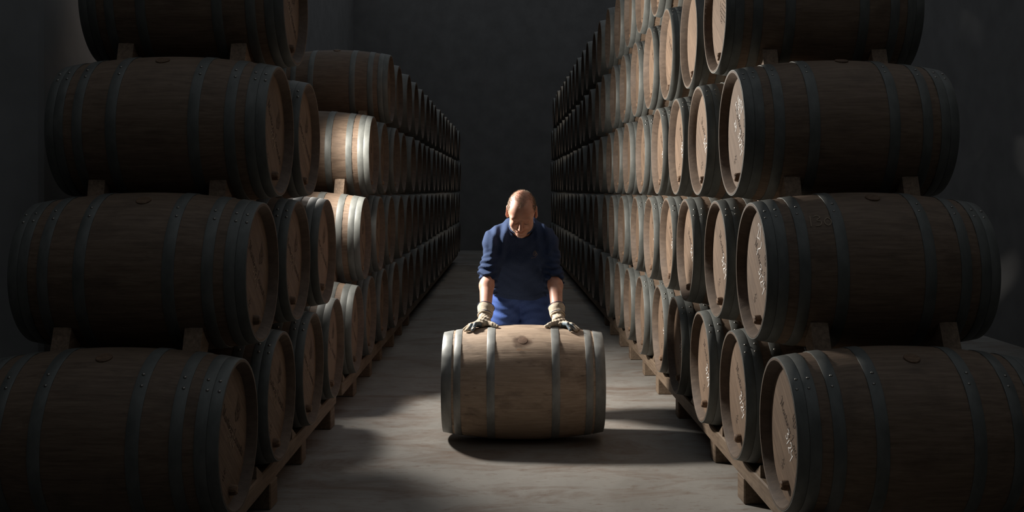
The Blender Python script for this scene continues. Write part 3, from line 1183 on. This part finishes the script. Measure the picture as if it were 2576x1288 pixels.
def sweater_core(q):
    d = cone(q, (-0.030, 6.76, 0.80), (-0.045, 6.505, 1.08), 0.125, 0.120)
    d = smin(d, cone(q, (MX, 6.70, 0.80), (MX, 6.50, 1.06), 0.115, 0.125), 0.05)
    d = smin(d, cone(q, (-0.045, 6.47, 1.135), SHO, 0.085, 0.070), 0.05)
    d = smin(d, cone(q, (0.010, 6.51, 1.192), (-0.075, 6.49, 1.142), 0.090, 0.070), 0.05)
    d = smin(d, cone(q, (MX, 6.43, 1.17), (-0.05, 6.47, 1.155), 0.076, 0.076), 0.04)
    a = cone(q, SHO, ELB, 0.073, 0.061)
    a = smin(a, cone(q, ELB, (-0.150, 6.30, 0.84), 0.062, 0.054), 0.02)
    cut = -((q - CUFF.astype(np.float32)) @ CUFN.astype(np.float32))
    a = smax(a, cut, 0.006)
    d2 = smax(d, -((q - HEMP.astype(np.float32)) @ HEMN.astype(np.float32)), 0.006)
    d2 = smin(d2, a, 0.028)
    return d2


def sweater_sdf(Pn):
    d = both(sweater_core)(Pn) + folds(Pn)
    # ribbed hem and cuffs stand out a little
    hd = (Pn - HEMP.astype(np.float32)) @ HEMN.astype(np.float32)
    near_arm = sstep(0.17, 0.19, np.abs(Pn[:, 0] - MX))
    d = d - 0.004 * (1 - sstep(0.03, 0.04, hd)) * (1 - near_arm)
    # neck opening
    d = smax(d, -(cone(Pn, NECK0, NECK1 + np.array((0, 0.0, 0.0)), 0.064, 0.069)), 0.008)
    # collar ring
    n = NECK1 - NECK0
    n = (n / np.linalg.norm(n)).astype(np.float32)
    c_ = (NECK0 * 0.42 + NECK1 * 0.58).astype(np.float32)
    q = Pn - c_
    h = q @ n
    rr = np.sqrt(np.maximum((q * q).sum(1) - h * h, 0))
    ring = np.sqrt((rr - 0.071) ** 2 + np.where(np.abs(h) < 0.012, 0, np.abs(h) - 0.012) ** 2) - 0.0075
    d = smin(d, ring, 0.008)
    return d


SH = 0.0052
me, sw_v, sw_f = mesh_sdf('sweater', sweater_sdf, axis(-0.26, 0.37, SH), axis(6.18, 6.96, SH), axis(0.70, 1.34, SH), M_SWEATER, BASE, relax=2)
sweater = link('sweater', me, man)
sw_tree = BVHTree.FromPolygons([tuple(p) for p in sw_v], [tuple(int(i) for i in q) for q in sw_f])


# trousers
def trouser_core(q):
    d = ell(q, (MX - 0.03, 6.79, 0.79), (0.150, 0.135, 0.13))
    d = smin(d, cone(q, (-0.025, 6.78, 0.76), (-0.055, 6.72, 0.45), 0.115, 0.082), 0.04)
    d = smin(d, cone(q, (-0.055, 6.72, 0.45), (-0.06, 6.85, 0.08), 0.082, 0.066), 0.03)
    return smax(d, 0.06 - q[:, 2], 0.006)


def trouser_sdf(Pn):
    d = both(trouser_core)(Pn)
    x, y, z = Pn[:, 0], Pn[:, 1], Pn[:, 2]
    d = d + 0.0040 * np.sin(70 * z + 3 * np.sin(16 * x) + 1.5 * np.sin(20 * y)) + 0.0025 * np.sin(130 * z - 30 * x + 3 * np.sin(22 * x + 2))
    d = smax(d, (Pn - HEMP.astype(np.float32)) @ HEMN.astype(np.float32) - 0.06, 0.01)
    return d


me, tv, tf = mesh_sdf('trousers', trouser_sdf, axis(-0.18, 0.29, 0.0065), axis(6.55, 7.0, 0.0065), axis(0.04, 0.96, 0.0065), M_TROUSER, BASE, relax=1)
link('trousers', me, man)


# boots
def boot(sx):
    xb = -0.06 if sx < 0 else mir(-0.06)
    xt = -0.078 if sx < 0 else mir(-0.078)

    def fn(Pn):
        d = cone(Pn, (xb, 6.865, 0.14), (xb, 6.865, 0.045), 0.052, 0.048)
        d = smin(d, cone(Pn, (xb, 6.86, 0.045), (xt, 6.70, 0.042), 0.046, 0.042), 0.03)
        d = smin(d, ell(Pn, ((xb + xt) / 2, 6.77, 0.012), (0.055, 0.15, 0.012)), 0.01)
        return smax(smax(d, 0.001 - Pn[:, 2], 0.003), Pn[:, 2] - 0.15, 0.004)
    me, _, _ = mesh_sdf('boot', fn, axis(xb - 0.09, xb + 0.09, 0.006), axis(6.58, 6.95, 0.006), axis(-0.012, 0.17, 0.006), M_BOOT, BASE)
    link('boot', me, man)


boot(-1)
boot(1)


# gloves
FING = [  # knuckle, middle joint, tip on the barrel, radius
    ((-0.188, 6.068, 0.672), (-0.212, 6.030, 0.674), (-0.226, 6.000, 0.645), 0.0118),   # index, nearest the camera
    ((-0.202, 6.078, 0.672), (-0.236, 6.042, 0.667), (-0.262, 6.012, 0.640), 0.0120),
    ((-0.208, 6.094, 0.670), (-0.244, 6.066, 0.662), (-0.276, 6.044, 0.641), 0.0116),
    ((-0.204, 6.112, 0.668), (-0.236, 6.096, 0.658), (-0.262, 6.082, 0.644), 0.0105),
]
THUMB = ((-0.140, 6.085, 0.672), (-0.112, 6.052, 0.668), (-0.086, 6.036, 0.657), 0.0130)


def glove_sdf(q):
    d = cone(q, (-0.160, 6.150, 0.705), (-0.165, 6.115, 0.682), 0.036, 0.034)
    d = smin(d, ell(q, (-0.176, 6.098, 0.668), (0.040, 0.040, 0.024)), 0.02)
    d = smin(d, cone(q, (-0.150, 6.105, 0.680), (-0.195, 6.085, 0.668), 0.026, 0.022), 0.015)
    for a, b_, c_, r in FING:
        fg = smin(cone(q, (-0.172, 6.100, 0.668), a, 0.014, r + 0.001), cone(q, a, b_, r + 0.001, r), 0.006)
        fg = smin(fg, cone(q, b_, c_, r, r * 0.9), 0.004)
        d = smin(d, fg, 0.006)
    a, b_, c_, r = THUMB
    tg = smin(cone(q, (-0.160, 6.11, 0.678), a, 0.018, r + 0.003), cone(q, a, b_, r + 0.003, r), 0.01)
    tg = smin(tg, cone(q, b_, c_, r, r * 0.88), 0.004)
    d = smin(d, tg, 0.010)
    # wrinkles of the cloth over the back of the hand
    d = d + 0.0016 * np.sin(210 * q[:, 2] + 90 * q[:, 0] + 3 * np.sin(60 * q[:, 1])) * sstep(0.655, 0.685, q[:, 2])
    d = d + 0.0010 * np.sin(330 * q[:, 0] - 160 * q[:, 1] + 2 * np.sin(120 * q[:, 2]))
    # lie on the barrel
    rr = HR - (HR - HRE) * ((q[:, 0] - HX0 - HL / 2) / (HL / 2)) ** 2
    bar = np.sqrt((q[:, 1] - HY) ** 2 + (q[:, 2] - HR) ** 2) - rr
    return smax(d, 0.0035 - bar, 0.004)


CA = np.array((-0.156, 6.192, 0.742))          # top of the gauntlet
CB = np.array((-0.162, 6.140, 0.696))          # wrist
cn = (CA - CB) / np.linalg.norm(CA - CB)


def cuff_sdf(q):
    d = cone(q, CA + cn * 0.03, CB, 0.052, 0.042)
    inner = cone(q, CA + cn * 0.05, CB, 0.0495, 0.033)
    h = (q - CA.astype(np.float32)) @ cn.astype(np.float32)
    tilt = 0.10 * (q[:, 0] - CA[0])            # the open end sits a little higher on the outside
    d = d + 0.0012 * np.sin(140 * q[:, 2] + 60 * q[:, 0])
    d = smax(d, h + tilt - 0.014, 0.003)
    d = smax(d, -(h + 0.058), 0.004)
    return smax(d, -inner, 0.002)


def ring_band(q, h0, half, rad_, th):
    h = (q - CA.astype(np.float32)) @ cn.astype(np.float32)
    tilt = 0.10 * (q[:, 0] - CA[0]) * (1 if h0 > 0 else 0)
    pc = q - CA.astype(np.float32)
    rr = np.sqrt(np.maximum((pc * pc).sum(1) - h * h, 0))
    return np.sqrt((rr - rad_) ** 2 + (h + tilt - h0) ** 2) - th


for sx in (-1, 1):
    conv = (lambda g: (lambda Pn: g(Pn))) if sx < 0 else (lambda g: (lambda Pn: g(np.concatenate([(2 * MX - Pn[:, :1]), Pn[:, 1:]], 1))))
    gx = lambda lo, hi, h: axis(lo, hi, h) if sx < 0 else axis(mir(hi), mir(lo), h)
    me, _, _ = mesh_sdf('glove', conv(glove_sdf), gx(-0.300, -0.060, 0.0030), axis(5.97, 6.20, 0.0030), axis(0.60, 0.76, 0.0030), M_GLOVE, BASE)
    # palm side and fingers nearest the camera are rubber coated
    me.materials.append(M_COATING)
    for p in me.polygons:
        c_ = p.center + Vector(BASE)
        xm = c_.x if sx < 0 else mir(c_.x)
        a_ = (c_.y - 6.075) + 0.5 * (c_.z - 0.668)
        if a_ < -0.014 and -0.250 < xm < -0.176 and p.normal.y < 0.25 and p.normal.z < 0.75:
            p.material_index = 1
    gl = link('glove', me, man)
    gl['label'] = 'stained canvas work glove with coated palm'
    me, _, _ = mesh_sdf('gauntlet_cuff', conv(cuff_sdf), gx(-0.225, -0.09, 0.0028), axis(6.08, 6.27, 0.0028), axis(0.64, 0.82, 0.0028), M_GLOVE, BASE)
    link('gauntlet_cuff', me, gl)
    me, _, _ = mesh_sdf('cuff_piping', conv(lambda q: np.minimum(ring_band(q, 0.015, 0, 0.0505, 0.0026), ring_band(q, -0.046, 0, 0.0435, 0.0025))), gx(-0.225, -0.09, 0.0026), axis(6.06, 6.27, 0.0026), axis(0.64, 0.82, 0.0026), M_PIPING, BASE, relax=0)
    link('cuff_piping', me, gl)


# ------------------------------------------------------------------ head details
bd_tree = BVHTree.FromPolygons([tuple(p) for p in body_v], [tuple(int(i) for i in q) for q in body_f])


def on_face(u, w, lift=0.0008):
    """point of the face at local head x = u, z = w, hit from the front"""
    o_ = Vector(HEADC + HM @ (np.array((u, -0.3, w)) * HS))
    d_ = Vector(HM @ np.array((0, 1, 0)))
    hit, nrm, _, _ = bd_tree.ray_cast(o_, d_)
    if hit is None:
        return None
    return np.array(hit + (-d_) * lift) - BASE


def face_ribbon(name, strokes, width, mat, parent, lift=0.0008):
    V2, F2 = ribbons(strokes, width, 4)
    V = [on_face(u, w, lift) for u, w in V2]
    if any(q is None for q in V):
        return
    link(name, new_mesh(name, V, F2, mat, True), parent)


for s in (-1, 1):
    face_ribbon('eyelash', [[(s * 0.019, -0.008), (s * 0.027, -0.0115), (s * 0.036, -0.011), (s * 0.043, -0.008)]], 0.0018, M_LASH, man, 0.0012)


def strands(name, mat, count, pick, length, width, flow, parent, seed):
    """many short hairs as thin blades standing on the scalp"""
    rng = np.random.RandomState(seed)
    V, F = [], []
    tries = 0
    while len(F) < count and tries < count * 30:
        tries += 1
        d_ = rng.normal(size=3)
        d_ /= np.linalg.norm(d_)
        o_l = np.array((0, 0.01, 0.0)) + d_ * 0.3
        o_w = HEADC + HM @ o_l * HS
        dw = HM @ (-d_)
        hit, nrm, _, _ = bd_tree.ray_cast(Vector(o_w), Vector(dw))
        if hit is None:
            continue
        loc = (HM.T @ (np.array(hit) - HEADC)) / HS
        if not pick(loc, rng):
            continue
        nl = HM.T @ np.array(nrm)
        fl = flow(loc)
        dirn = nl * rng.uniform(0.25, 0.8) + fl * rng.uniform(0.4, 1.0) + rng.normal(size=3) * 0.25
        dirn /= np.linalg.norm(dirn)
        side = np.cross(dirn, nl + rng.normal(size=3) * 0.3)
        side /= np.linalg.norm(side) + 1e-9
        ln = length * rng.uniform(0.6, 1.3)
        p0 = loc - nl * 0.0008
        for pt in (p0 - side * width / 2, p0 + side * width / 2, p0 + dirn * ln * 0.6 + nl * 0.0006 + side * width / 3, p0 + dirn * ln + side * 0):
            V.append(HEADC + HM @ pt * HS - BASE)
        k = len(V) - 4
        F.append((k, k + 1, k + 2, k + 3))
    o = link(name, new_mesh(name, V, F, mat, False), parent)
    o['kind'] = 'stuff'
    return o


def hair_pick(p, rng):
    x, y, z = p
    if abs(x) > 0.0795 or (abs(x) > 0.074 and z < 0.03):
        return False
    if z < -0.005 or (y < 0.03 and z < 0.035):
        return abs(x) > 0.06 and 0.0 < y and z > -0.02 and rng.rand() < 0.7
    # receding line with a forelock in the middle
    line = -0.040 - 0.026 * math.exp(-(x / 0.022) ** 2) + 0.038 * math.exp(-((abs(x) - 0.045) / 0.016) ** 2)
    if y < line + rng.normal() * 0.006:
        return False
    thin = 0.62 if (y < 0.06 and z > 0.08 and abs(x) > 0.014) else 1.0
    return rng.rand() < thin


hair = strands('hair', M_HAIR, 11000, hair_pick, 0.0088, 0.0010, lambda p: np.array((p[0] * 2.0, -0.9, -0.25)), man, 1)


def beard_pick(p, rng):
    x, y, z = p
    if z > -0.030 or y > 0.0:
        return False
    if abs(x) < 0.030 and -0.078 < z < -0.052 and y < -0.07:
        return z > -0.056 and rng.rand() < 0.4
    if abs(x) < 0.05 and z > -0.050:
        return False
    return rng.rand() < (0.8 if z < -0.06 else 0.35)


strands('beard', M_BEARD, 2600, beard_pick, 0.0045, 0.0010, lambda p: np.array((0, -0.3, -1.0)), man, 2)


def brow_pick(p, rng):
    x, y, z = p
    return 0.014 < abs(x) < 0.050 and y < -0.05 and abs(z - (0.021 - 0.12 * max(abs(x) - 0.035, 0))) < 0.0045


strands('eyebrows', M_BROW, 420, brow_pick, 0.006, 0.0010, lambda p: np.array((math.copysign(0.8, p[0]), -0.1, 0.2)), man, 3)


# emblem stitched on the sweater, left breast
def on_sweater(x, z, lift=0.0012):
    hit, nrm, _, _ = sw_tree.ray_cast(Vector((x, 5.9, z)), Vector((0, 1, 0)))
    if hit is None:
        return None
    return np.array(hit + nrm * lift * (1 if nrm.y < 0 else -1)) - BASE


em = [[(-.010, -.010), (-.009, .004), (-.004, .012), (.002, .013), (.006, .006), (.013, -.006)],
      [(-.010, -.010), (-.004, -.012), (.003, -.016), (.013, -.006)],
      [(.0, .012), (.0, .0), (.001, -.010), (-.004, -.005)], [(.001, -.010), (.007, -.002), (.006, .006)],
      [(-.009, .002), (.0, .004), (.008, .0)],
      [(-.022, -.024), (-.017, -.0255), (-.013, -.0235), (-.008, -.0245), (-.003, -.0225), (.003, -.0225)]]
V2, F2 = ribbons(em, 0.0014, 4)
V = [on_sweater(0.142 + u * 1.15, 1.062 + w * 1.15) for u, w in V2]
if all(q is not None for q in V):
    link('emblem', new_mesh('emblem', V, [tuple(reversed(q)) for q in F2], M_EMBLEM, False), sweater)
